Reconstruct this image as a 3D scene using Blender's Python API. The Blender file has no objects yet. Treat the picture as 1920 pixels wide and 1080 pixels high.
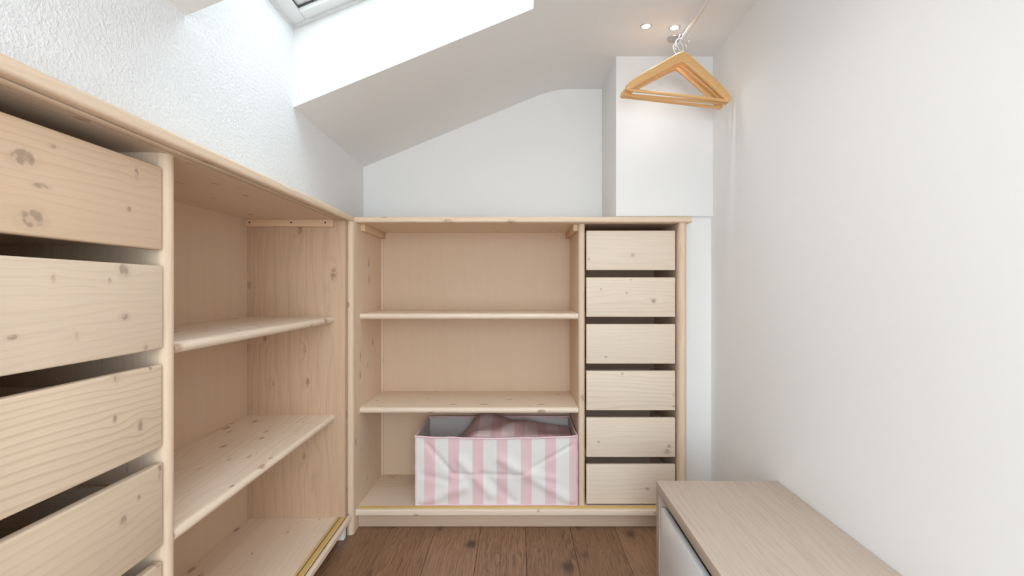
import bpy, bmesh, math, random
from mathutils import Vector, Matrix
random.seed(7)
scene = bpy.context.scene
COL = scene.collection

# ------------------------------------------------------------------ camera
EYE = 1.10
cam_d = bpy.data.cameras.new('camera')
cam_d.sensor_fit = 'HORIZONTAL'; cam_d.sensor_width = 36.0
cam_d.lens = 36.0 * 900.0 / 1920.0
cam_d.shift_x = -10.0 / 1920.0
cam_d.shift_y = 1.0 / 1920.0
cam_d.clip_start = 0.02
cam = bpy.data.objects.new('camera', cam_d); COL.objects.link(cam)
cam.location = (0, 0, EYE); cam.rotation_euler = (math.pi / 2, 0, 0)
scene.camera = cam

# ------------------------------------------------------------------ light and exposure
SKY_STRENGTH = 7.6
LAMP_GLOW = 14.0
FILL_SPOT_WATTS = 7.0
w = bpy.data.worlds.new('overcast_sky'); scene.world = w; w.use_nodes = True
bg = w.node_tree.nodes['Background']
bg.inputs[0].default_value = (0.80, 0.915, 1.0, 1); bg.inputs[1].default_value = SKY_STRENGTH
scene.view_settings.view_transform = 'Standard'
scene.view_settings.look = 'None'
scene.view_settings.exposure = 0.18
scene.view_settings.gamma = 1.0
scene.view_settings.use_curve_mapping = False
scene.cycles.max_bounces = 10
scene.cycles.diffuse_bounces = 6
scene.cycles.glossy_bounces = 4
scene.cycles.transparent_max_bounces = 8

# ------------------------------------------------------------------ material helpers
def lin(r, g, b):
    f = lambda c: (c / 255 / 12.92) if c / 255 <= 0.04045 else ((c / 255 + 0.055) / 1.055) ** 2.4
    return (f(r), f(g), f(b), 1.0)

class NT:
    """small wrapper for building node trees"""
    def __init__(s, name):
        s.m = bpy.data.materials.new(name); s.m.use_nodes = True
        s.t = s.m.node_tree; s.n = s.t.nodes
        s.b = s.n['Principled BSDF']
    def node(s, typ, **kw):
        n = s.n.new(typ)
        for k, v in kw.items(): setattr(n, k, v)
        return n
    def put(s, inp, v):
        if isinstance(v, bpy.types.NodeSocket): s.t.links.new(v, inp)
        elif v is not None: inp.default_value = v
    def math(s, op, a, b=None, c=None, clamp=False):
        n = s.node('ShaderNodeMath', operation=op, use_clamp=clamp)
        s.put(n.inputs[0], a); s.put(n.inputs[1], b); s.put(n.inputs[2], c)
        return n.outputs[0]
    def vmath(s, op, a, b=None):
        n = s.node('ShaderNodeVectorMath', operation=op)
        s.put(n.inputs[0], a); s.put(n.inputs[1], b)
        return n.outputs['Value'] if op in ('LENGTH', 'DOT_PRODUCT', 'DISTANCE') else n.outputs[0]
    def noise(s, vec, scale, detail=3, rough=0.5, dist=0.0):
        n = s.node('ShaderNodeTexNoise')
        s.put(n.inputs['Vector'], vec); n.inputs['Scale'].default_value = scale
        n.inputs['Detail'].default_value = detail; n.inputs['Roughness'].default_value = rough
        n.inputs['Distortion'].default_value = dist
        return n.outputs['Fac']
    def mix(s, f, a, b, mode='MIX'):
        n = s.node('ShaderNodeMix', data_type='RGBA', blend_type=mode)
        s.put(n.inputs[0], f); s.put(n.inputs[6], a); s.put(n.inputs[7], b)
        return n.outputs[2]
    def ramp(s, f, stops):
        n = s.node('ShaderNodeValToRGB'); r = n.color_ramp
        while len(r.elements) < len(stops): r.elements.new(0.5)
        for e, (p, c) in zip(r.elements, stops):
            e.position = p; e.color = c if len(c) == 4 else (*c, 1)
        s.put(n.inputs[0], f); return n.outputs[0]
    def smooth(s, v, a, b, lo=0.0, hi=1.0):
        n = s.node('ShaderNodeMapRange', interpolation_type='SMOOTHSTEP')
        s.put(n.inputs[0], v); n.inputs[1].default_value = a; n.inputs[2].default_value = b
        n.inputs[3].default_value = lo; n.inputs[4].default_value = hi
        return n.outputs[0]
    def coords(s):
        return s.node('ShaderNodeTexCoord').outputs['Object']
    def rnd(s):
        return s.node('ShaderNodeObjectInfo').outputs['Random']
    def bump(s, h, strength, dist=0.002):
        n = s.node('ShaderNodeBump'); n.inputs['Strength'].default_value = strength
        n.inputs['Distance'].default_value = dist; s.put(n.inputs['Height'], h)
        s.put(s.b.inputs['Normal'], n.outputs[0])
    def surf(s, color=None, rough=0.5, spec=0.5, metal=0.0):
        s.put(s.b.inputs['Base Color'], color); s.put(s.b.inputs['Roughness'], rough)
        s.b.inputs['Specular IOR Level'].default_value = spec; s.b.inputs['Metallic'].default_value = metal
        return s.m

def plain(name, color, rough=0.5, spec=0.5, metal=0.0):
    return NT(name).surf(color, rough, spec, metal)

def wood(name, axis, light, dark, freq=55.0, knots=(), random_knots=0.0, ring_amp=5.0, contrast=0.55,
         rough=0.55, spec=0.3, vary=0.05, knot_col=None, fibre=0.10, kscale=1.0):
    """grain along one local axis; knots = [(u, v, r_along, r_across)] in the board's own face plane"""
    q = NT(name); P = q.coords()
    rn = q.rnd()
    c = q.node('ShaderNodeCombineXYZ')
    for i in range(3): q.put(c.inputs[i], q.math('MULTIPLY', rn, (13.7, 29.3, 7.9)[i]))
    Q = q.vmath('ADD', P, c.outputs[0])
    sc = [6.0, 6.0, 6.0]; sc[axis] = 0.9
    fine = [330.0, 330.0, 330.0]; fine[axis] = 7.0
    kn = [9.0, 9.0, 9.0]; kn[axis] = 4.2
    n1 = q.noise(q.vmath('MULTIPLY', Q, tuple(sc)), 1.0, 2.5, 0.45)
    n2 = q.noise(q.vmath('MULTIPLY', Q, tuple(fine)), 1.0, 2.0, 0.6)
    sep = q.node('ShaderNodeSeparateXYZ'); q.put(sep.inputs[0], Q)
    perp = [i for i in range(3) if i != axis]
    t = q.math('MULTIPLY', q.math('ADD', sep.outputs[perp[0]], q.math('MULTIPLY', sep.outputs[perp[1]], 0.93)), freq)
    t = q.math('ADD', t, q.math('MULTIPLY', n1, ring_amp * 1.6))
    # explicit knots
    kmask = None; kcore = None
    sp = q.node('ShaderNodeSeparateXYZ'); q.put(sp.inputs[0], P)
    nz = q.noise(q.vmath('MULTIPLY', P, (75.0,) * 3), 1.0, 2) if (knots or random_knots > 0) else None
    for (u, v, ra, rc, ax_v) in knots:
        du = q.math('DIVIDE', q.math('SUBTRACT', sp.outputs[axis], u), ra)
        dv = q.math('DIVIDE', q.math('SUBTRACT', sp.outputs[ax_v], v), rc)
        d2 = q.math('ADD', q.math('MULTIPLY', du, du), q.math('MULTIPLY', dv, dv))
        dw = q.math('MULTIPLY', du, 0.42)
        g = q.math('EXPONENT', q.math('MULTIPLY', q.math('ADD', q.math('MULTIPLY', dw, dw), q.math('MULTIPLY', dv, dv)), -0.22))
        t = q.math('SUBTRACT', t, q.math('MULTIPLY', q.math('MULTIPLY', g, dv), freq * rc * 0.85))
        dd = q.math('ADD', d2, q.math('MULTIPLY', q.math('SUBTRACT', nz, 0.3), 1.1))
        m1 = q.math('MAXIMUM', q.smooth(dd, 0.7, 1.6, 0.75, 0.0), q.smooth(d2, 0.5, 4.0, 0.22, 0.0))
        kmask = m1 if kmask is None else q.math('MAXIMUM', kmask, m1)
    if random_knots > 0:
        v = q.node('ShaderNodeTexVoronoi'); v.inputs['Scale'].default_value = 1.0
        q.put(v.inputs['Vector'], q.vmath('MULTIPLY', Q, tuple(k * kscale for k in kn)))
        sc3 = q.node('ShaderNodeSeparateXYZ'); q.put(sc3.inputs[0], v.outputs['Color'])
        keep = q.math('LESS_THAN', sc3.outputs[0], random_knots)
        rad = q.math('ADD', 0.08, q.math('MULTIPLY', sc3.outputs[1], 0.13))
        d = q.math('DIVIDE', v.outputs['Distance'], rad)
        g = q.math('MULTIPLY', q.math('EXPONENT', q.math('MULTIPLY', q.math('MULTIPLY', d, d), -0.35)), keep)
        t = q.math('ADD', t, q.math('MULTIPLY', g, 1.2))
        m2 = q.math('MULTIPLY', q.smooth(d, 0.55, 1.15, 0.8, 0.0), keep)
        kmask = m2 if kmask is None else q.math('MAXIMUM', kmask, m2)
    n3 = q.noise(q.vmath('MULTIPLY', Q, tuple(x * 0.4 for x in sc)), 1.0, 1.5)
    fr = q.math('FRACT', t)
    ring = q.ramp(fr, [(0.0, (0, 0, 0)), (0.55, (0.12, 0.12, 0.12)), (0.86, (1, 1, 1)), (0.97, (0.25, 0.25, 0.25)), (1.0, (0, 0, 0))])
    amt = q.math('MULTIPLY', ring, q.smooth(n3, 0.30, 0.72, contrast * 0.18, contrast))
    col = q.mix(amt, light, dark)
    col = q.mix(q.smooth(n2, 0.42, 0.70, 0.0, fibre), col, tuple(x * 0.62 for x in dark[:3]) + (1,))
    col = q.mix(q.smooth(n1, 0.3, 0.7, 0.0, 0.25), col, tuple(a * 0.55 + b * 0.45 for a, b in zip(light, dark)))
    hs = q.node('ShaderNodeHueSaturation')
    q.put(hs.inputs['Value'], q.math('ADD', 1.0 - vary, q.math('MULTIPLY', rn, 2 * vary)))
    q.put(hs.inputs['Color'], col); col = hs.outputs[0]
    if kmask is not None:
        kc = knot_col or lin(140, 112, 92)
        kcol = q.mix(q.smooth(nz, 0.42, 0.62), kc, tuple(min(1, x * 2.1) for x in kc[:3]) + (1,))
        col = q.mix(q.math('MULTIPLY', kmask, 0.85), col, kcol)
    return q.surf(col, rough, spec)

PL = (0.790, 0.655, 0.520, 1); PD = (0.610, 0.425, 0.285, 1)
PINE = [wood('pine_x', 0, (0.775, 0.610, 0.455, 1), PD, random_knots=0.8, kscale=1.6), wood('pine_y', 1, PL, PD, random_knots=0.35),
        wood('pine_z', 2, (0.745, 0.585, 0.435, 1), PD, random_knots=0.8, freq=48, kscale=1.7, fibre=0.16)]
KICK = wood('pine_kick_shaded', 0, (0.60, 0.455, 0.335, 1), (0.5, 0.35, 0.24, 1), contrast=0.4)  # darker pine tone with some shade from the board above put into it
PINE_END = wood('pine_panel_z', 2, (0.62, 0.44, 0.30, 1), (0.46, 0.30, 0.19, 1), random_knots=0.95, freq=26, ring_amp=3, contrast=0.5, kscale=1.35, fibre=0.22)
PINE_CLEAT = wood('pine_cleat', 1, (0.72, 0.50, 0.32, 1), PD, contrast=0.4)
PINE_SHELF = wood('pine_shelf_x', 0, (0.82, 0.685, 0.55, 1), PD, random_knots=0.95, freq=42, kscale=1.9, contrast=0.45)
PLY = wood('plywood', 2, (0.66, 0.495, 0.355, 1), (0.60, 0.43, 0.30, 1), freq=14, ring_amp=2, contrast=0.35, fibre=0.05, vary=0.01)
def pine_front(name, knots, light=PL, contrast=0.6, freq=58):
    dark = (light[0] * 0.74, light[1] * 0.68, light[2] * 0.61, 1)
    return wood(name, 0, light, dark, freq=freq, knots=knots, contrast=contrast, random_knots=0.0, vary=0.03,
                knot_col=lin(138, 118, 102))
CHANNEL = plain('brown_groove_shade', (0.09, 0.055, 0.03, 1), 0.6)  # dark brown that puts shade into the sliding-door grooves
GUIDE = plain('yellow_guide', lin(226, 192, 112), 0.35)
BENCH = wood('grey_oak', 1, lin(203, 187, 172), lin(176, 158, 142), freq=30, ring_amp=4, contrast=0.6, fibre=0.30, rough=0.5, vary=0.01)
BENCH_EDGE = wood('grey_oak_edge', 1, lin(172, 156, 142), lin(150, 134, 120), freq=30, contrast=0.5, fibre=0.3, vary=0.01)
LACQUER = plain('white_lacquer', (0.88, 0.90, 0.92, 1), 0.18)
CHROME = plain('chrome', (0.74, 0.75, 0.77, 1), 0.28, metal=1.0)
STEEL = plain('brushed_steel', (0.60, 0.58, 0.57, 1), 0.35, metal=1.0)
SCREW = plain('dark_screw', (0.10, 0.07, 0.05, 1), 0.4, metal=0.6)
HANGER = wood('hanger_wood', 0, lin(228, 182, 124), lin(208, 152, 92), freq=120, contrast=0.5, fibre=0.12, rough=0.28, spec=0.5, vary=0.03)
PVC = plain('white_window_frame', (0.86, 0.86, 0.86, 1), 0.3)
GASKET = plain('grey_gasket', (0.10, 0.105, 0.11, 1), 0.6)
GREYLINE = plain('grey_seal', (0.72, 0.72, 0.72, 1), 0.6)
WHITEPAINT = plain('white_paint', (0.83, 0.825, 0.815, 1), 0.6, 0.2)

def wall_mat(name, color, scale, strength, dist=0.004):
    q = NT(name); P = q.coords()
    a = q.noise(P, scale, 4, 0.6, 0.3)
    b = q.noise(P, scale * 3.1, 3, 0.6, 0.6)
    q.bump(q.math('ADD', q.smooth(a, 0.35, 0.75), q.math('MULTIPLY', b, 0.5)), strength, dist)
    return q.surf(color, 0.75, 0.15)
PAINT = plain('smooth_white_wall', (0.85, 0.845, 0.835, 1), 0.7, 0.15)
PLASTER = wall_mat('rough_white_plaster', (0.86, 0.86, 0.865, 1), 115, 0.5, 0.0045)
CEIL = plain('ceiling_paint', (0.84, 0.835, 0.825, 1), 0.75, 0.15)

def glass_mat():
    q = NT('window_glass')
    tr = q.node('ShaderNodeBsdfTransparent'); tr.inputs[0].default_value = (0.96, 0.98, 0.97, 1)
    gl = q.node('ShaderNodeBsdfGlossy'); gl.inputs['Roughness'].default_value = 0.02
    mx = q.node('ShaderNodeMixShader'); mx.inputs[0].default_value = 0.06
    q.t.links.new(tr.outputs[0], mx.inputs[1]); q.t.links.new(gl.outputs[0], mx.inputs[2])
    q.t.links.new(mx.outputs[0], q.n['Material Output'].inputs[0])
    return q.m
GLASS = glass_mat()

def emit_mat():
    q = NT('lamp_glow')
    e = q.node('ShaderNodeEmission'); e.inputs[0].default_value = (1.0, 0.93, 0.84, 1); e.inputs[1].default_value = LAMP_GLOW
    q.t.links.new(e.outputs[0], q.n['Material Output'].inputs[0])
    return q.m
GLOW = emit_mat()

def floor_mat():
    q = NT('brown_oak_plank'); P = q.coords(); rn = q.rnd()
    c = q.node('ShaderNodeCombineXYZ')
    for i in range(3): q.put(c.inputs[i], q.math('MULTIPLY', rn, (17.1, 23.9, 5.3)[i]))
    Q = q.vmath('ADD', P, c.outputs[0])
    n1 = q.noise(q.vmath('MULTIPLY', Q, (9, 1.3, 9)), 1.0, 3, 0.55)
    n2 = q.noise(q.vmath('MULTIPLY', Q, (240, 9, 240)), 1.0, 3, 0.65)
    sep = q.node('ShaderNodeSeparateXYZ'); q.put(sep.inputs[0], Q)
    t = q.math('ADD', q.math('MULTIPLY', sep.outputs[0], 60), q.math('MULTIPLY', n1, 16))
    fr = q.math('FRACT', t)
    ring = q.ramp(fr, [(0, (0, 0, 0)), (0.6, (0.25, 0.25, 0.25)), (0.88, (1, 1, 1)), (1.0, (0, 0, 0))])
    base = q.ramp(rn, [(0.0, lin(140, 106, 80)), (0.5, lin(154, 119, 92)), (1.0, lin(168, 134, 105))])
    dk = q.mix(1.0, base, (0.42, 0.38, 0.35, 1), 'MULTIPLY')
    n3 = q.noise(q.vmath('MULTIPLY', Q, (7, 2, 7)), 1.0, 2)
    col = q.mix(q.math('MULTIPLY', ring, q.smooth(n3, 0.3, 0.7, 0.2, 0.85)), base, dk)
    col = q.mix(q.smooth(n2, 0.44, 0.68, 0.0, 0.65), col, dk)
    v = q.node('ShaderNodeTexVoronoi'); v.inputs['Scale'].default_value = 1.0
    q.put(v.inputs['Vector'], q.vmath('MULTIPLY', q.vmath('ADD', Q, (0, 0, 0)), (8, 4.5, 8)))
    s3 = q.node('ShaderNodeSeparateXYZ'); q.put(s3.inputs[0], v.outputs['Color'])
    nd = q.math('ADD', v.outputs['Distance'], q.math('MULTIPLY', q.noise(q.vmath('MULTIPLY', Q, (60, 22, 60)), 1.0, 3), 0.22))
    km = q.math('MULTIPLY', q.smooth(nd, 0.16, 0.42, 0.85, 0.0), q.math('LESS_THAN', s3.outputs[0], 0.5))
    col = q.mix(km, col, lin(66, 46, 36))
    q.bump(q.math('SUBTRACT', 0.0, n2), 0.12, 0.001)
    return q.surf(col, 0.42, 0.35)
FLOOR = floor_mat()

def stripe_mat(name, phase, cw=((0.80, 0.775, 0.76, 1), (0.70, 0.66, 0.64, 1)), cp=((0.78, 0.56, 0.585, 1), (0.72, 0.49, 0.52, 1))):
    q = NT(name); P = q.coords()
    sep = q.node('ShaderNodeSeparateXYZ'); q.put(sep.inputs[0], P)
    # stripes run round the box: the front uses x, the sides use y
    f = q.math('FRACT', q.math('DIVIDE', q.math('ADD', sep.outputs[0], 10 * 0.1115 + phase), 0.1115))
    m = q.math('MULTIPLY', q.smooth(f, 0.0, 0.03), q.smooth(f, 0.45, 0.48, 1.0, 0.0))
    n = q.noise(P, 14, 3)
    white = q.mix(q.smooth(n, 0.4, 0.7, 0, 0.12), cw[0], cw[1])
    pink = q.mix(q.smooth(n, 0.4, 0.7, 0, 0.25), cp[0], cp[1])
    wv = q.noise(P, 700, 1)
    q.bump(wv, 0.05, 0.0005)
    return q.surf(q.mix(m, white, pink), 0.75, 0.2)
STRIPE = stripe_mat('pink_stripe_cloth', 0.0)
LINING = plain('box_lining', (0.60, 0.57, 0.55, 1), 0.8, 0.2)
PINK = plain('pink_piping', (0.80, 0.58, 0.61, 1), 0.7, 0.2)

# ------------------------------------------------------------------ mesh helpers
def link(me, name, mat, parent=None, loc=(0, 0, 0), smooth=True, angle=35):
    if smooth:
        for p in me.polygons: p.use_smooth = True
        me.set_sharp_from_angle(angle=math.radians(angle))
    if mat: me.materials.append(mat)
    o = bpy.data.objects.new(name, me); COL.objects.link(o)
    o.location = loc
    if parent: o.parent = parent
    return o

def bm_obj(bm, name, mat, parent=None, loc=None, center=True, **kw):
    bmesh.ops.recalc_face_normals(bm, faces=bm.faces)
    if center and loc is None:
        lo = Vector((min(v.co[i] for v in bm.verts) for i in range(3)))
        hi = Vector((max(v.co[i] for v in bm.verts) for i in range(3)))
        c = (lo + hi) / 2
        for v in bm.verts: v.co -= c
        loc = c
    me = bpy.data.meshes.new(name); bm.to_mesh(me); bm.free()
    return link(me, name, mat, parent, loc or (0, 0, 0), **kw)

def add_box(bm, x0, x1, y0, y1, z0, z1, bev=0.0, seg=2):
    r = bmesh.ops.create_cube(bm, size=1.0)
    vs = r['verts']
    for v in vs:
        v.co = Vector(((x0 + x1) / 2 + v.co.x * (x1 - x0), (y0 + y1) / 2 + v.co.y * (y1 - y0), (z0 + z1) / 2 + v.co.z * (z1 - z0)))
    if bev > 0:
        es = list({e for v in vs for e in v.link_edges})
        bmesh.ops.bevel(bm, geom=es, offset=bev, segments=seg, affect='EDGES', profile=0.5)

def box(name, mat, x0, x1, y0, y1, z0, z1, parent=None, bev=0.0015):
    bm = bmesh.new(); add_box(bm, x0, x1, y0, y1, z0, z1, bev)
    return bm_obj(bm, name, mat, parent)

def add_prism(bm, pts, axis, a, b):
    """closed 2-D outline extruded along an axis; the 2-D axes are the other two in order"""
    oth = [i for i in range(3) if i != axis]
    def mk(p, t):
        c = [0, 0, 0]; c[oth[0]] = p[0]; c[oth[1]] = p[1]; c[axis] = t
        return bm.verts.new(c)
    A = [mk(p, a) for p in pts]; B = [mk(p, b) for p in pts]
    n = len(pts)
    bm.faces.new(A); bm.faces.new(B[::-1])
    for i in range(n):
        j = (i + 1) % n
        bm.faces.new((A[i], A[j], B[j], B[i]))

def prism(name, mat, pts, axis, a, b, parent=None, **kw):
    bm = bmesh.new(); add_prism(bm, pts, axis, a, b)
    return bm_obj(bm, name, mat, parent, **kw)

def arc(cx, cy, r, a0, a1, n):
    return [(cx + r * math.cos(math.radians(a0 + (a1 - a0) * i / n)), cy + r * math.sin(math.radians(a0 + (a1 - a0) * i / n))) for i in range(n + 1)]

def add_tube(bm, pts, r, n=10, cap=True, closed=False):
    pts = [Vector(p) for p in pts]; rings = []
    m = len(pts); up = None
    for i, p in enumerate(pts):
        if closed: d = pts[(i + 1) % m] - pts[i - 1]
        else: d = pts[min(i + 1, m - 1)] - pts[max(i - 1, 0)]
        d.normalize()
        if up is None:
            up = Vector((0, 0, 1)) if abs(d.z) < 0.9 else Vector((1, 0, 0))
        s = d.cross(up)
        if s.length < 1e-5: s = d.orthogonal()
        s.normalize(); up = s.cross(d).normalized()
        rr = r[i] if isinstance(r, (list, tuple)) else r
        rings.append([bm.verts.new(p + rr * (math.cos(2 * math.pi * k / n) * s + math.sin(2 * math.pi * k / n) * up)) for k in range(n)])
    for i in range(m if closed else m - 1):
        A, B = rings[i], rings[(i + 1) % m]
        for k in range(n):
            bm.faces.new((A[k], A[(k + 1) % n], B[(k + 1) % n], B[k]))
    if cap and not closed:
        bm.faces.new(rings[0][::-1]); bm.faces.new(rings[-1])

def add_lathe(bm, prof, n=32, c=(0, 0, 0)):
    rings = []
    for r, z in prof:
        if r < 1e-6: rings.append([bm.verts.new((c[0], c[1], c[2] + z))])
        else: rings.append([bm.verts.new((c[0] + r * math.cos(2 * math.pi * k / n), c[1] + r * math.sin(2 * math.pi * k / n), c[2] + z)) for k in range(n)])
    for A, B in zip(rings, rings[1:]):
        for k in range(n):
            a = A[k % len(A)], A[(k + 1) % len(A)]; b = B[k % len(B)], B[(k + 1) % len(B)]
            if len(A) == 1: bm.faces.new((A[0], b[1], b[0]))
            elif len(B) == 1: bm.faces.new((a[0], a[1], B[0]))
            else: bm.faces.new((a[0], a[1], b[1], b[0]))

def empty(name, loc, rz=0.0):
    o = bpy.data.objects.new(name, None); COL.objects.link(o)
    o.location = loc; o.rotation_euler = (0, 0, rz); o.empty_display_size = 0.1
    return o

def tag(o, label, cat, group=None):
    o['label'] = label; o['category'] = cat
    if group: o['group'] = group
    return o

def struct(o, label):
    o['kind'] = 'structure'; o['label'] = label; o['category'] = o.name.split('_')[0].split('.')[0]
    return o

# ------------------------------------------------------------------ the room
WL0, WLS = -0.792, -0.0167        # left wall plane: x = WL0 + WLS*y
WR0, WRS = 0.8756, 0.0167         # right wall plane
YB, YREAR = 2.605, -0.95
YFLOOR = -3.0
CEIL_Z = 2.183
SL0, SLM = 1.773 + 0.411 * 0.80, 0.411      # sloped ceiling: z = SL0 + SLM*x
CREASE = (CEIL_Z - SL0) / SLM

# floor with separate planks
fl = box('floor', plain('subfloor', (0.05, 0.035, 0.028, 1), 0.9), -1.30, 1.05, YFLOOR, 2.65, -0.08, -0.0125, bev=0)
struct(fl, 'brown oak plank floor running towards the shelving')
PW = 0.205; x = 0.0367 - 6 * PW; k = 0
while x < 1.0:
    e1 = -2.05 + (0.35 if k % 2 else 0.95) + 0.13 * (k % 3)
    ends = [YFLOOR, e1, e1 + 1.28, e1 + 2.56, 2.62]
    for a, b in zip(ends, ends[1:]):
        if b - a < 0.05: continue
        x0, x1 = max(x, -1.29) + 0.0006, min(x + PW, 1.04) - 0.0006
        bm = bmesh.new(); add_box(bm, x0, x1, a + 0.0006, b - 0.0006, -0.0125, 0.0, 0.0012, 1)
        pl = bm_obj(bm, 'plank', FLOOR); m = pl.location.copy()
        pl.parent = fl; pl.location = m - fl.location
    x += PW; k += 1

# left wall: plastered above the shelving, niche behind it
def slab(bm, c0, c1, y0, y1, z0, z1, back):
    """vertical slab whose front face follows x = c0 + c1*y and whose back is at x = back"""
    add_prism(bm, [(c0 + c1 * y0, y0), (c0 + c1 * y1, y1), (back, y1), (back, y0)], 2, z0, z1)
bm = bmesh.new()
slab(bm, WL0, WLS, YREAR - 0.05, YB + 0.05, 1.4275, 2.75, -1.35)
slab(bm, WL0, WLS, YREAR - 0.05, 0.565, 0.0, 1.4275, -1.35)
add_box(bm, -1.35, -1.24, 0.565, YB + 0.05, 0.0, 1.4275)
struct(bm_obj(bm, 'wall_left', PLASTER, center=False, smooth=False), 'rough white plastered wall above the long shelving unit')
bm = bmesh.new(); add_box(bm, -1.30, 1.05, YB, YB + 0.12, 0.0, 2.75)
struct(bm_obj(bm, 'wall_back', PAINT, center=False, smooth=False), 'smooth white end wall above the shorter shelving unit')
bm = bmesh.new(); slab(bm, WR0, WRS, YREAR - 0.05, YB + 0.05, 0.0, 2.3, 1.05)
struct(bm_obj(bm, 'wall_right', PAINT, center=False, smooth=False), 'smooth bare white wall behind the low cabinet')
bm = bmesh.new()      # unseen rear wall, its wide doorway added to let in fill light
OX0, OX1, OZ = -0.42, 0.62, 2.02
add_box(bm, -1.35, OX0, YREAR - 0.12, YREAR, 0.0, 2.75); add_box(bm, OX1, 1.05, YREAR - 0.12, YREAR, 0.0, 2.75)
add_box(bm, OX0, OX1, YREAR - 0.12, YREAR, OZ, 2.75)
struct(bm_obj(bm, 'wall_rear', PAINT, center=False, smooth=False), 'unseen white wall with a wide doorway added to let in fill light')
bm = bmesh.new(); add_box(bm, 0.460, 0.925, 2.24, YB + 0.01, 1.436, CEIL_Z + 0.01, 0.004, 2)
struct(bm_obj(bm, 'wall_chimney', PAINT, center=False), 'white boxed-out wall section in the corner behind the hangers')
bm = bmesh.new(); add_box(bm, 0.790, 0.925, 2.262, YB + 0.01, 0.0, 1.436)
struct(bm_obj(bm, 'wall_filler', PAINT, center=False, smooth=False), 'narrow white wall strip beside the small drawers')

# ceiling: slope with the skylight shaft, then the flat part
SH_Y0, SH_Y1, SH_X1 = 1.176, 1.759, 0.0586
ROOF = 0.31
zs = lambda xx: SL0 + SLM * xx
def under(x0):
    pts = [(x0, zs(x0))]
    R = 0.10
    for i in range(7):
        tt = i / 6; a = CREASE - R; b = CREASE + R
        p0 = Vector((a, zs(a))); p1 = Vector((CREASE, CEIL_Z)); p2 = Vector((b, CEIL_Z))
        q = (1 - tt) ** 2 * p0 + 2 * tt * (1 - tt) * p1 + tt * tt * p2
        pts.append((q.x, q.y))
    pts.append((1.02, CEIL_Z)); return pts
bm = bmesh.new()
for y0, y1, x0 in ((YREAR - 0.05, SH_Y0, -0.95), (SH_Y0, SH_Y1, SH_X1), (SH_Y1, YB + 0.05, -0.95)):
    u = under(x0)
    add_prism(bm, u + [(1.02, 2.75), (x0 + 0.02, 2.75) if x0 > 0 else (x0, zs(x0) + ROOF + 0.25)], 1, y0, y1)
struct(bm_obj(bm, 'ceiling', CEIL, center=False, angle=25), 'white ceiling sloping down to the left with a skylight shaft')

# skylight window in the shaft (lies parallel to the slope)
win = empty('window_1', ((-0.80 + SH_X1) / 2, (SH_Y0 + SH_Y1) / 2, 0))
win.location.z = zs(win.location.x) + 0.287
win.rotation_euler = (0, -math.atan(SLM), 0)
struct(win, 'white framed roof window at the top of the skylight shaft')
ca = math.cos(math.atan(SLM)); WX = (SH_X1 + 0.86) / 2 / ca; WY = (SH_Y1 - SH_Y0) / 2 + 0.004
def ring_frame(name, mat, ox, oy, wx, wy, z0, z1, parent, bev=0.003):
    bm = bmesh.new()
    add_box(bm, -ox, -ox + wx, -oy, oy, z0, z1, bev); add_box(bm, ox - wx, ox, -oy, oy, z0, z1, bev)
    add_box(bm, -ox + wx, ox - wx, -oy, -oy + wy, z0, z1, bev); add_box(bm, -ox + wx, ox - wx, oy - wy, oy, z0, z1, bev)
    return bm_obj(bm, name, mat, parent, center=False)
ring_frame('window_seal', GREYLINE, WX, WY, 0.016, 0.016, -0.004, 0.03, win, 0.001)
fr = ring_frame('window_frame', PVC, WX - 0.012, WY - 0.012, 0.055, 0.05, 0.006, 0.07, win)
ring_frame('window_gasket', GASKET, WX - 0.066, WY - 0.061, 0.004, 0.004, 0.022, 0.06, win, 0.0)
sa = ring_frame('window_sash', PVC, WX - 0.069, WY - 0.064, 0.030, 0.030, 0.028, 0.075, win)
bm = bmesh.new(); add_box(bm, -WX + 0.095, WX - 0.095, -WY + 0.09, WY - 0.09, 0.048, 0.054)
bm_obj(bm, 'window_pane', GLASS, win, center=False, smooth=False)
# sky portal at the window opening (samples the sky only, emits nothing itself)
pd = bpy.data.lights.new('window_portal', 'AREA'); pd.shape = 'RECTANGLE'; pd.size = 2 * WX; pd.size_y = 2 * WY
pd.cycles.is_portal = True
po = bpy.data.objects.new('window_portal', pd); COL.objects.link(po); po.parent = win; po.location = (0, 0, 0.09)

pd = bpy.data.lights.new('fill_doorway_portal', 'AREA'); pd.shape = 'RECTANGLE'; pd.size = OX1 - OX0; pd.size_y = OZ
pd.cycles.is_portal = True
po = bpy.data.objects.new('fill_doorway_portal', pd); COL.objects.link(po)
po.location = ((OX0 + OX1) / 2, YREAR - 0.13, OZ / 2); po.rotation_euler = (math.pi / 2, 0, 0)

# ------------------------------------------------------------------ shelving units (x right, y into the unit, z up)
Z_TOP, Z_UND = 1.426, 1.400
Z_BOT, TH = 0.097, 0.029

def nose_profile(y0, y1, z0, z1, r=None):
    """board section in (y, z) with a rounded front edge at y0"""
    r = r or (z1 - z0) / 2 * 0.98
    return arc(y0 + r, z1 - r, r, 90, 180, 6) + arc(y0 + r, z0 + r, r, 180, 270, 6) + [(y1, z0), (y1, z1)]

def sub(name, mat, x0, x1, y0, y1, z0, z1, part, bev=0.0008):
    """box given in unit coordinates, parented to a part of the unit"""
    bm = bmesh.new(); add_box(bm, x0, x1, y0, y1, z0, z1, bev)
    o = bm_obj(bm, name, mat)
    l = o.location.copy(); o.parent = part; o.location = l - part.location
    return o

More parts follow.
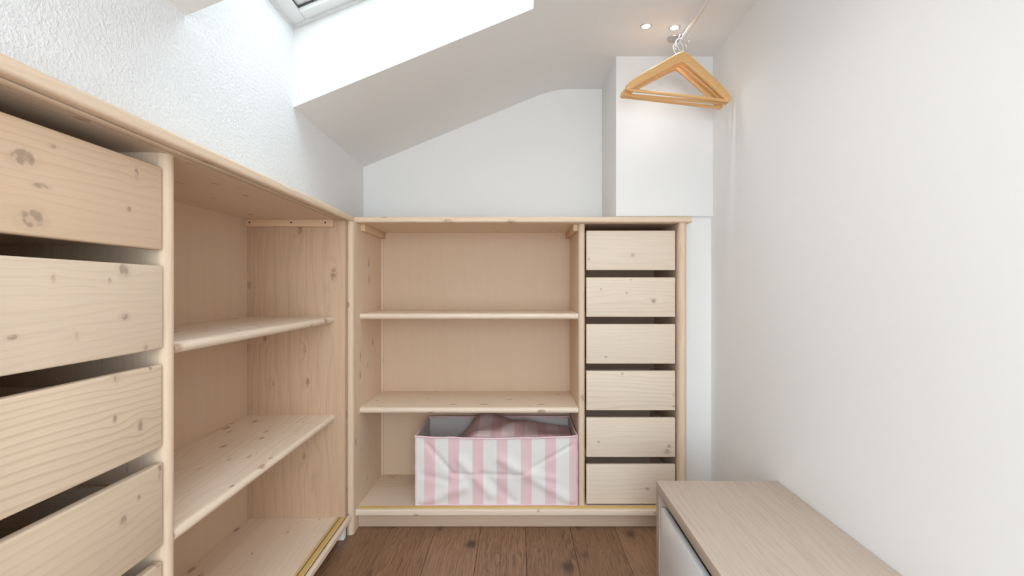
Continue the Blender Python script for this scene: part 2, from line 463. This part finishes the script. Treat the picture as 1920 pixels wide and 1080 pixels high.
def track_board(name, x0, x1, y1, z0, z1, g, parent, top, mat):
    """board with two sliding-door grooves near the front; g = list of (y0, y1)"""
    r = 0.007; d = 0.014
    if not top:      # grooves in the upper face
        pts = arc(r, z1 - r, r, 180, 90, 5)
        for a, b in g: pts += [(a, z1), (a, z1 - d), (b, z1 - d), (b, z1)]
        pts += [(y1, z1), (y1, z0)] + arc(r, z0 + r, r, 270, 180, 5)
    else:
        pts = arc(r, z0 + r, r, 180, 270, 5)
        for a, b in g: pts += [(a, z0), (a, z0 + d), (b, z0 + d), (b, z0)]
        pts += [(y1, z0), (y1, z1)] + arc(r, z1 - r, r, 90, 180, 5)
    bm = bmesh.new(); add_prism(bm, pts, 0, x0, x1)
    o = bm_obj(bm, name, mat, parent)
    for a, b in g:  # dark strip in each groove, painting the shade inside it
        if top: sub('groove_shade_strip', CHANNEL, x0 + 0.002, x1 - 0.002, a + 0.0003, b - 0.0003, z0 + 0.002, z0 + d - 0.0005, o, 0.0)
        else: sub('groove_shade_strip', CHANNEL, x0 + 0.002, x1 - 0.002, a + 0.0003, b - 0.0003, z1 - d + 0.0005, z1 - 0.002, o, 0.0)
    return o

def upright(name, x0, x1, y0, y1, z0, z1, parent, mat):
    """vertical board with a half-round front edge"""
    r = (x1 - x0) / 2 * 0.98
    pts = arc(x1 - r, y0 + r, r, 0, -90, 6) + arc(x0 + r, y0 + r, r, -90, -180, 6) + [(x0, y1), (x1, y1)]
    return prism(name, mat, pts, 2, z0, z1, parent)

def shelf(x0, x1, y0, y1, zt, parent, mat):
    return prism('shelf', mat, nose_profile(y0, y1, zt - 0.027, zt), 0, x0, x1, parent)

def drawer(x0, x1, y0, ztop, h, depth, parent, mat, label=None):
    """open box with its own front board and runners"""
    bm = bmesh.new(); t = 0.012; zb = ztop - h + 0.012; zt = ztop - 0.045; ya = y0 + 0.0205; yb = y0 + depth
    a, b = x0 + 0.014, x1 - 0.014
    add_box(bm, a, a + t, ya, yb, zb, zt); add_box(bm, b - t, b, ya, yb, zb, zt)
    add_box(bm, a + t, b - t, yb - t, yb, zb, zt); add_box(bm, a + t, b - t, ya, yb - t, zb, zb + 0.006)
    d = bm_obj(bm, 'drawer', PINE[1], parent, smooth=False)
    bm = bmesh.new(); add_box(bm, x0, x1, y0, y0 + 0.02, ztop - h, ztop, 0.004, 3)
    f = bm_obj(bm, 'drawer_front', mat); l = f.location.copy(); f.parent = d; f.location = l - d.location
    if label: f['label'] = label
    for s in (x0 + 0.0045, x1 - 0.0135):
        sub('runner', STEEL, s, s + 0.009, y0 + 0.03, yb - 0.01, zb + 0.002, zb + 0.014, d, 0.0)
    return d

def screws(part, pts, axis):
    for p in pts:
        bm = bmesh.new()
        add_lathe(bm, [(0.0, 0.0006), (0.0015, 0.0004), (0.0032, 0.0016), (0.0040, 0.0010), (0.0042, -0.002)], 14)
        rot = {'-x': Matrix.Rotation(-math.pi / 2, 4, 'Y'), '+x': Matrix.Rotation(math.pi / 2, 4, 'Y'),
               '-y': Matrix.Rotation(math.pi / 2, 4, 'X')}[axis]
        bmesh.ops.transform(bm, matrix=rot, verts=bm.verts)
        o = bm_obj(bm, 'screw', SCREW, center=False)
        o.parent = part; o.location = Vector(p) - part.location

# ---- long unit along the left wall
YAW = 0.018
LU = empty('shelving_unit', (-0.698, 0, 0), math.pi / 2 + YAW)
tag(LU, 'long pine shelving unit with large drawers and open shelves along the plastered wall', 'shelving unit')
G = [(0.020, 0.026), (0.046, 0.052)]
LD = 0.445; S0, S1 = 0.60, 2.105
tb = track_board('top_board', S0 - 0.02, 2.166, LD + 0.025, Z_UND, Z_TOP, G, LU, True, PINE[0])
sub('guide_rail', PINE[0], S0, S1, 0.0265, 0.0455, Z_UND - 0.0012, Z_UND + 0.004, tb)
bb = track_board('bottom_board', S0, S1 + 0.018, LD, Z_BOT - TH, Z_BOT, [(0.013, 0.0185), (0.040, 0.0455)], LU, False, PINE_SHELF)
sub('guide_rail', GUIDE, S0, S1, 0.0195, 0.039, Z_BOT - 0.004, Z_BOT + 0.0015, bb)
sub('guide_rail', GUIDE, S0, S1, 0.0462, 0.0535, Z_BOT - 0.004, Z_BOT + 0.0015, bb)
ep = box('end_panel', PINE_END, S1, S1 + 0.0345, 0.020, LD + 0.01, Z_BOT, Z_UND, LU, 0.0015)
upright('end_panel', S0 - 0.03, S0, 0.022, LD + 0.01, 0.0, Z_UND, LU, PINE[2])
dv = upright('divider', 1.060, 1.098, 0.058, LD, Z_BOT, Z_UND, LU, PINE[2])
upright('divider', 0.614, 0.652, 0.058, LD, Z_BOT, Z_UND, LU, PINE[2])
box('back_panel', PLY, S0, S1, LD, LD + 0.008, Z_BOT, Z_UND, LU, 0)
shelf(1.098, S1, 0.064, LD, 0.977, LU, PINE_SHELF)
shelf(1.098, S1, 0.064, LD, 0.547, LU, PINE_SHELF)
cl = box('cleat', PINE_CLEAT, S1 - 0.020, S1, 0.066, LD, Z_UND - 0.031, Z_UND, LU, 0.002)
screws(cl, [(S1 - 0.020, d, Z_UND - 0.014) for d in (0.098, 0.245, 0.424)], '-x')
box('cleat', PINE_CLEAT, 1.098, 1.118, 0.085, LD, Z_UND - 0.031, Z_UND, LU, 0.002)
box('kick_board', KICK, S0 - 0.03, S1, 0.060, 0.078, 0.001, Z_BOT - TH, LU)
ft = box('foot', WHITEPAINT, S1 - 0.012, S1 + 0.020, 0.020, 0.085, 0.0005, Z_BOT - TH, LU, 0.004)
ft['label'] = 'white painted corner foot with a screw'
screws(ft, [(S1 - 0.012, 0.045, 0.034)], '-x')
# knots of the large drawer fronts: along, across, half sizes (metres from the middle of the front)
LK = [[(-0.1029, 0.0307, 0.019, 0.013, 2), (-0.0885, -0.0634, 0.019, 0.015, 2), (0.1261, 0.0606, 0.005, 0.01, 2), (0.1068, -0.0157, 0.005, 0.005, 2), (-0.0544, 0.0618, 0.006, 0.004, 2), (-0.0745, -0.0084, 0.013, 0.004, 2)],
      [(0.0929, 0.0789, 0.013, 0.012, 2), (0.0929, -0.0134, 0.01, 0.007, 2), (-0.0553, 0.057, 0.004, 0.007, 2), (0.058, 0.0552, 0.004, 0.005, 2), (-0.0119, -0.0424, 0.004, 0.006, 2), (0.1477, -0.0816, 0.006, 0.006, 2), (-0.1214, -0.0332, 0.008, 0.004, 2)],
      [(0.0754, 0.0812, 0.005, 0.008, 2), (0.1642, 0.0882, 0.005, 0.004, 2), (0.1361, -0.0262, 0.006, 0.012, 2), (0.0722, 0.0049, 0.005, 0.007, 2)],
      [(0.1891, 0.0761, 0.005, 0.017, 2), (0.0908, 0.0156, 0.008, 0.01, 2), (0.1304, 0.043, 0.004, 0.006, 2)],
      [(0.1859, 0.0931, 0.007, 0.008, 2)],
      []]
LL = [(0.67, 0.495, 0.345, 1), (0.70, 0.565, 0.435, 1), (0.69, 0.55, 0.41, 1), (0.64, 0.505, 0.375, 1), (0.66, 0.52, 0.39, 1), PL]
for i in range(6):
    drawer(0.656, 1.055, 0.062 - 0.0015 * (i % 2), 1.366 - 0.216 * i, 0.182, 0.36, LU,
           pine_front('pine_drawer_large_%d' % i, LK[i], contrast=(0.75, 0.45, 0.7, 0.4, 0.4, 0.4)[i], freq=(70, 66, 58, 50, 50, 50)[i], light=LL[i]))

# ---- shorter unit on the end wall
BU = empty('shelving_unit', (0, 2.175, 0))
tag(BU, 'shorter pine shelving unit with six small drawers on the end wall', 'shelving unit')
BD = 0.415
XL, XR, XD0, XD1 = -0.732, 0.737, 0.283, 0.314
tb = track_board('top_board', -0.760, 0.790, BD + 0.012, Z_UND, Z_TOP, G, BU, True, PINE[0])
bb = track_board('bottom_board', XL, XR, BD, Z_BOT - TH, Z_BOT, [(0.010, 0.0135), (0.024, 0.0275)], BU, False, PINE_SHELF)
sub('guide_rail', GUIDE, XL + 0.001, XR - 0.001, 0.0142, 0.0233, Z_BOT - 0.004, Z_BOT + 0.0015, bb)
sub('guide_rail', GUIDE, XL + 0.001, XR - 0.001, 0.0282, 0.0355, Z_BOT - 0.004, Z_BOT + 0.0015, bb)
upright('end_panel', -0.767, XL, -0.036, BD, 0.0005, Z_UND, BU, PINE[2])
upright('end_panel', XR, XR + 0.037, 0.008, BD, 0.0005, Z_UND, BU, PINE[2])
upright('divider', XD0, XD1, 0.045, BD, Z_BOT, Z_UND, BU, PINE[2])
box('back_panel', PLY, XL, XR, BD, BD + 0.008, 0.04, Z_UND, BU, 0)
shelf(XL, XD0, 0.055, BD, 0.984, BU, PINE_SHELF)
shelf(XL, XD0, 0.055, BD, 0.546, BU, PINE_SHELF)
cl = box('cleat', PINE_CLEAT, XL, XL + 0.022, 0.062, BD - 0.002, Z_UND - 0.032, Z_UND, BU, 0.002)
cr = box('cleat', PINE_CLEAT, XD0 - 0.022, XD0, 0.062, BD - 0.002, Z_UND - 0.032, Z_UND, BU, 0.002)
box('corner_batten', PINE[2], XL, XL + 0.010, BD - 0.012, BD, Z_BOT, Z_UND - 0.033, BU, 0.002)
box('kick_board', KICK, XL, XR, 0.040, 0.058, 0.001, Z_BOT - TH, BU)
SK = [[(0.008, -0.022, 0.009, 0.008, 2), (-0.196, -0.04, 0.004, 0.006, 2)],
      [(-0.138, 0.036, 0.004, 0.008, 2), (0.105, -0.018, 0.010, 0.010, 2), (0.0, 0.082, 0.005, 0.004, 2), (-0.02, 0.02, 0.004, 0.005, 2)],
      [(-0.115, -0.060, 0.007, 0.004, 2)],
      [(-0.040, 0.080, 0.005, 0.006, 2), (0.197, -0.02, 0.004, 0.007, 2), (0.197, -0.072, 0.004, 0.005, 2)],
      [(-0.150, -0.020, 0.006, 0.006, 2), (0.165, -0.065, 0.014, 0.012, 2), (0.178, -0.04, 0.008, 0.008, 2)],
      [(0.075, -0.02, 0.010, 0.005, 2)]]
for i in range(6):
    drawer(0.319, 0.7305, 0.042, 1.368 - 0.2162 * i, 0.183, 0.35, BU,
           pine_front('pine_drawer_small_%d' % i, SK[i], contrast=(0.5, 0.35, 0.4, 0.45, 0.35, 0.55)[i], freq=(50, 55, 60, 56, 60, 52)[i], light=(0.775, 0.655, 0.535, 1)))

# ------------------------------------------------------------------ pink striped storage box
BX0, BX1, BY0, BY1, BZ0, BZ1 = -0.470, 0.276, 2.213, 2.552, Z_BOT + 0.001, 0.419
SB = empty('storage_box', ((BX0 + BX1) / 2, (BY0 + BY1) / 2, BZ0))
tag(SB, 'open fabric storage box with pink and white stripes on the lowest shelf', 'storage box')
W, D, H = BX1 - BX0, BY1 - BY0, BZ1 - BZ0
CREASES = [  # (u0, v0, u1, v1, amplitude, width) in fractions of the front, v up
    (0.07, 0.90, 0.23, 0.47, -0.0045, 0.020), (0.23, 0.47, 0.65, 0.455, -0.003, 0.016), (0.65, 0.46, 0.97, 0.88, -0.0035, 0.018),
    (0.28, 0.66, 0.47, 0.18, 0.006, 0.045), (0.53, 0.68, 0.97, 0.06, 0.0065, 0.045), (0.05, 0.06, 0.30, 0.27, 0.006, 0.050),
    (0.42, 0.45, 0.60, 0.05, -0.005, 0.040), (0.70, 0.50, 0.86, 0.40, 0.004, 0.03), (0.05, 0.45, 0.20, 0.36, -0.003, 0.03),
    (0.20, 0.22, 0.27, 0.40, 0.003, 0.03)]
def front_h(u, v):
    h = 0.0
    for u0, v0, u1, v1, a, wd in CREASES:
        ax, ay = u * 2.3, v; bx, by = u0 * 2.3, v0; cx, cy = u1 * 2.3, v1
        dx, dy = cx - bx, cy - by
        t = max(0, min(1, ((ax - bx) * dx + (ay - by) * dy) / (dx * dx + dy * dy)))
        d = math.hypot(ax - bx - t * dx, ay - by - t * dy)
        h += 1.9 * a * math.exp(-(d / (wd * 1.6)) ** 2)
    e = min(1, u / 0.04, (1 - u) / 0.04, v / 0.06, (1 - v) / 0.06)
    return h * max(0, e)
def rim_dip(u):
    return -0.010 * math.sin(math.pi * u) ** 0.8
bm = bmesh.new()
NU, NV = 92, 44
def wall_grid(f, nu, nv):
    g = [[bm.verts.new(f(i / nu, j / nv)) for j in range(nv + 1)] for i in range(nu + 1)]
    for i in range(nu):
        for j in range(nv): bm.faces.new((g[i][j], g[i + 1][j], g[i + 1][j + 1], g[i][j + 1]))
wall_grid(lambda u, v: (-W / 2 + W * u, -D / 2 - front_h(u, v), v * (H + rim_dip(u))), NU, NV)
wall_grid(lambda u, v: (-W / 2 - 0.003 * math.sin(math.pi * u) * math.sin(math.pi * v), -D / 2 + D * u, v * H), 16, 10)
wall_grid(lambda u, v: (W / 2, -D / 2 + D * u, v * H), 10, 6)
wall_grid(lambda u, v: (-W / 2 + W * u, D / 2, v * H), 12, 6)
wall_grid(lambda u, v: (-W / 2 + W * u, -D / 2 + D * v, 0.0), 4, 4)
bmesh.ops.remove_doubles(bm, verts=bm.verts, dist=0.0004)
body = bm_obj(bm, 'body', STRIPE, SB, center=False, angle=60)
body.modifiers.new('thickness', 'SOLIDIFY').thickness = 0.002
body.modifiers['thickness'].offset = -1
# inner lining, a separate thin shell
bm = bmesh.new(); t = 0.008
for (x0, x1, y0, y1) in ((-W/2+0.004, -W/2+0.0055, -D/2+t, D/2-t), (W/2-0.0055, W/2-0.004, -D/2+t, D/2-t), (-W/2+t, W/2-t, D/2-0.0055, D/2-0.004)):
    add_box(bm, x0, x1, y0, y1, 0.004, H - 0.006)
bm_obj(bm, 'lining', LINING, SB, center=False, smooth=False)
# piping round the rim and down the front edges
def wob(p, a): return (p[0] + random.uniform(-a, a), p[1] + random.uniform(-a, a), p[2] + random.uniform(-a, a))
bm = bmesh.new()
rim = [(-W/2 + W * i / 24, -D/2 - 0.001, H + rim_dip(i / 24)) for i in range(25)]
rim += [(W/2, -D/2 + D * i / 8, H) for i in range(1, 9)] + [(W/2 - W * i / 12, D/2, H) for i in range(1, 13)] + [(-W/2, D/2 - D * i / 8, H) for i in range(1, 8)]
add_tube(bm, [wob(p, 0.0016) for p in rim], 0.0046, 8, closed=True)
bm_obj(bm, 'rim_piping', PINK, SB, center=False, angle=80)
for sx in (-1, 1):
    bm = bmesh.new()
    add_tube(bm, [wob((sx * (W/2 - 0.001), -D/2 - 0.0008, 0.004 + (H - 0.006) * i / 14), 0.0010) for i in range(15)], 0.0036, 8)
    bm_obj(bm, 'corner_piping', PINK, SB, center=False, angle=80)
bm = bmesh.new()
add_tube(bm, [wob((-W/2 + W * i / 24, -D/2 - 0.001, 0.004), 0.0006) for i in range(25)], 0.0034, 8)
bm_obj(bm, 'bottom_piping', PINK, SB, center=False, angle=80)

# heap of striped fabric slumped inside the box
FC = empty('folded_cloth', ((BX0 + BX1) / 2, (BY0 + BY1) / 2, BZ0 + 0.006))
tag(FC, 'pink striped cloth heaped inside the open storage box', 'cloth')
def cloth_z(u, v):
    lx = (u - 0.16) / 0.22
    rise = max(0.0, min(1.0, lx)); rise = rise * rise * (3 - 2 * rise)
    peak = H + 0.030 - 0.055 * max(0, (u - 0.42)) / 0.58 - 0.020 * (1 - v)
    base = H - 0.11
    z = base + (peak - base) * rise
    z += 0.007 * math.sin(9 * u + 5 * v) * rise + 0.005 * math.sin(17 * u - 8 * v + 1) * rise + 0.008 * math.exp(-((u - 0.5 - 0.25 * v) / 0.05) ** 2)
    z -= 0.030 * max(0, (v - 0.82) / 0.18) * rise + 0.008 * max(0, (0.12 - v) / 0.12) * rise
    return z - 0.006
bm = bmesh.new(); NU, NV = 60, 30
a = 0.012
g = [[bm.verts.new((-W/2 + a + (W - 2*a) * (0.10 + 0.90 * i / NU), -D/2 + 0.014 + (D - 0.028) * j / NV, cloth_z(0.10 + 0.90 * i / NU, j / NV))) for j in range(NV + 1)] for i in range(NU + 1)]
for i in range(NU):
    for j in range(NV): bm.faces.new((g[i][j], g[i+1][j], g[i+1][j+1], g[i][j+1]))
# skirt down to the box floor so that the heap has a body
edge = [g[i][0] for i in range(NU + 1)] + [g[NU][j] for j in range(1, NV + 1)] + [g[i][NV] for i in range(NU - 1, -1, -1)] + [g[0][j] for j in range(NV - 1, 0, -1)]
low = [bm.verts.new((v.co.x, v.co.y, 0.0)) for v in edge]
for i in range(len(edge)):
    j = (i + 1) % len(edge); bm.faces.new((edge[i], edge[j], low[j], low[i]))
bm.faces.new(low)
bm_obj(bm, 'fabric', stripe_mat('shaded_pink_cloth', 0.03, ((0.60, 0.47, 0.46, 1), (0.52, 0.40, 0.39, 1)), ((0.56, 0.37, 0.37, 1), (0.48, 0.31, 0.31, 1))), FC, center=False, angle=70)  # stripe colours darkened, the shade inside the box put into the cloth

# ------------------------------------------------------------------ low cabinet by the right wall
LC = empty('low_cabinet', (0.482, 1.666, 0), -0.0167)
tag(LC, 'low grey oak cabinet with white fronts against the right wall', 'cabinet')
CW, CH, CL, CT = 0.418, 0.4336, 1.36, 0.034
box('top_panel', BENCH, 0, CW, -CL, 0, CH - CT, CH, LC, 0.001)
box('end_panel', BENCH_EDGE, 0, CW, -CT, 0, 0.0, CH - CT, LC, 0.001)
box('end_panel', BENCH_EDGE, 0, CW, -CL, -CL + CT, 0.0, CH - CT, LC, 0.001)
box('base_panel', BENCH_EDGE, 0.012, CW, -CL + CT, -CT, 0.03, 0.03 + CT, LC, 0.001)
box('back_panel', BENCH_EDGE, CW - 0.012, CW - 0.002, -CL + CT, -CT, 0.03 + CT, CH - CT, LC, 0)
inner = CL - 2 * CT
for i in range(2):
    y1 = -CT - 0.004 - i * (inner / 2); y0 = y1 - inner / 2 + 0.006
    box('cabinet_door', LACQUER, 0.005, 0.024, y0, y1, 0.030, CH - CT - 0.042, LC, 0.002)

# ------------------------------------------------------------------ clothes rail under the ceiling
RX, RZ = 0.688, 2.141
RL = empty('clothes_rail', (RX, 2.078, CEIL_Z))
tag(RL, 'thin chrome clothes rail hung from the ceiling on flanges', 'clothes rail')
bm = bmesh.new(); add_tube(bm, [(0, 0.012, RZ - CEIL_Z), (0, -2.80, RZ - CEIL_Z)], 0.0074, 18)
bm_obj(bm, 'rod', CHROME, RL, center=False, angle=50)
for yy in (0.0, -2.76):
    bm = bmesh.new()
    add_lathe(bm, [(0, -0.0065), (0.022, -0.0062), (0.029, -0.0045), (0.031, -0.0015), (0.031, 0.0)], 36, (-0.008, yy, 0))
    fl_ = bm_obj(bm, 'flange', STEEL, RL, center=False)
    bm = bmesh.new()
    add_lathe(bm, [(0.0, -0.052), (0.0075, -0.052), (0.0085, -0.050), (0.0085, -0.036), (0.0052, -0.034), (0.0052, -0.006)], 18, (-0.003, yy, 0))
    bm_obj(bm, 'stem', CHROME, RL, center=False)

# ------------------------------------------------------------------ wooden hangers
HP = [(0, -0.091), (0.014, -0.096), (0.040, -0.113), (0.085, -0.144), (0.130, -0.174), (0.170, -0.202), (0.197, -0.223), (0.209, -0.236), (0.214, -0.246)]
HH = [0.0215, 0.0205, 0.0185, 0.0175, 0.0168, 0.0160, 0.0150, 0.0125, 0.007]
def build_hanger(name, loc, yaw, tilt, label):
    root = empty(name, loc); root.rotation_euler = (0, math.radians(tilt), math.radians(yaw))
    tag(root, label, 'hanger', 'wooden hangers on the rail')
    bm = bmesh.new(); rings = []
    path = [(-x, z, h) for (x, z), h in list(zip(HP, HH))[:0:-1]] + [(x, z, h) for (x, z), h in zip(HP, HH)]
    n = len(path)
    for i, (x, z, h) in enumerate(path):
        a = path[max(i - 1, 0)]; b = path[min(i + 1, n - 1)]
        d = Vector((b[0] - a[0], 0, b[1] - a[1])).normalized()
        nrm = Vector((-d.z, 0, d.x)); wd = 0.0075 + 0.0015 * (abs(x) / 0.214)
        yb = 0.016 * (abs(x) / 0.214) ** 2
        c = Vector((x, yb, z)); ring = []
        for k in range(16):
            an = 2 * math.pi * k / 16; ca_, sa_ = math.cos(an), math.sin(an)
            e = 0.38
            ring.append(bm.verts.new(c + nrm * h * math.copysign(abs(sa_) ** e, sa_) + Vector((0, 1, 0)) * wd * math.copysign(abs(ca_) ** e, ca_)))
        rings.append(ring)
    for A, B in zip(rings, rings[1:]):
        for k in range(16): bm.faces.new((A[k], A[(k + 1) % 16], B[(k + 1) % 16], B[k]))
    bm.faces.new(rings[0][::-1]); bm.faces.new(rings[-1])
    bm_obj(bm, 'shoulder_bar', HANGER, root, center=False, angle=50)
    bm = bmesh.new()
    add_tube(bm, [(-0.203, 0.0145, -0.243), (-0.1, 0.0145, -0.243), (0, 0.0145, -0.243), (0.1, 0.0145, -0.243), (0.203, 0.0145, -0.243)], 0.0066, 12)
    bm_obj(bm, 'trouser_bar', HANGER, root, center=False, angle=60)
    bm = bmesh.new()
    pts = [(0, 0, -0.085), (0, 0, -0.060), (0.001, 0, -0.050), (-0.006, 0, -0.042), (-0.015, 0, -0.031)]
    cz = -0.0135; r = 0.0222
    pts += [(r * math.cos(math.radians(a_)), 0, cz + r * math.sin(math.radians(a_))) for a_ in range(205, -21, -15)]
    pts += [(0.0225, 0, -0.030), (0.026, 0, -0.036)]
    add_tube(bm, pts, 0.0019, 8)
    bm_obj(bm, 'hook', CHROME, root, center=False, angle=80)
    return root
build_hanger('clothes_hanger', (RX, 1.972, RZ), 1.5, 5.6, 'wooden hanger with a trouser bar, nearest of the three on the rail')
build_hanger('clothes_hanger', (RX, 2.010, RZ), -1.0, 5.0, 'wooden hanger with a trouser bar, middle of the three on the rail')
build_hanger('clothes_hanger', (RX, 2.046, RZ), 0.5, 6.4, 'wooden hanger with a trouser bar, farthest of the three next to the flange')

# ------------------------------------------------------------------ recessed ceiling spots
def spot(x, y, label, watts=FILL_SPOT_WATTS):
    r = empty('recessed_spotlight', (x, y, CEIL_Z)); tag(r, label, 'spotlight', 'recessed ceiling spots')
    bm = bmesh.new(); add_lathe(bm, [(0.0165, -0.0005), (0.0172, -0.0022), (0.0215, -0.0030), (0.0240, -0.0016), (0.0245, 0.0)], 32)
    bm_obj(bm, 'trim_ring', STEEL, r, center=False)
    bm = bmesh.new(); add_lathe(bm, [(0.0, -0.0022), (0.010, -0.0020), (0.0166, -0.0008), (0.0166, 0.0)], 24)
    bm_obj(bm, 'lens', GLOW, r, center=False)
    ld = bpy.data.lights.new('spot_beam', 'SPOT'); ld.energy = watts; ld.spot_size = math.radians(145); ld.spot_blend = 1.0
    ld.shadow_soft_size = 0.016; ld.color = (1.0, 0.97, 0.935)
    lo = bpy.data.objects.new('spot_beam', ld); COL.objects.link(lo); lo.parent = r; lo.location = (0, 0, -0.02)
spot(0.531, 1.981, 'small lit recessed ceiling spot farther from the clothes rail', 1.5)
spot(0.652, 1.992, 'small lit recessed ceiling spot right beside the rail flange', 1.5)
spot(0.32, 1.15, 'added unseen fill spot overhead, above the low cabinet')  # this and the next two spots are unseen, added as fill light
spot(0.32, 0.35, 'added unseen fill spot overhead in the middle of the room')
spot(0.32, -0.45, 'added unseen fill spot near the added doorway')
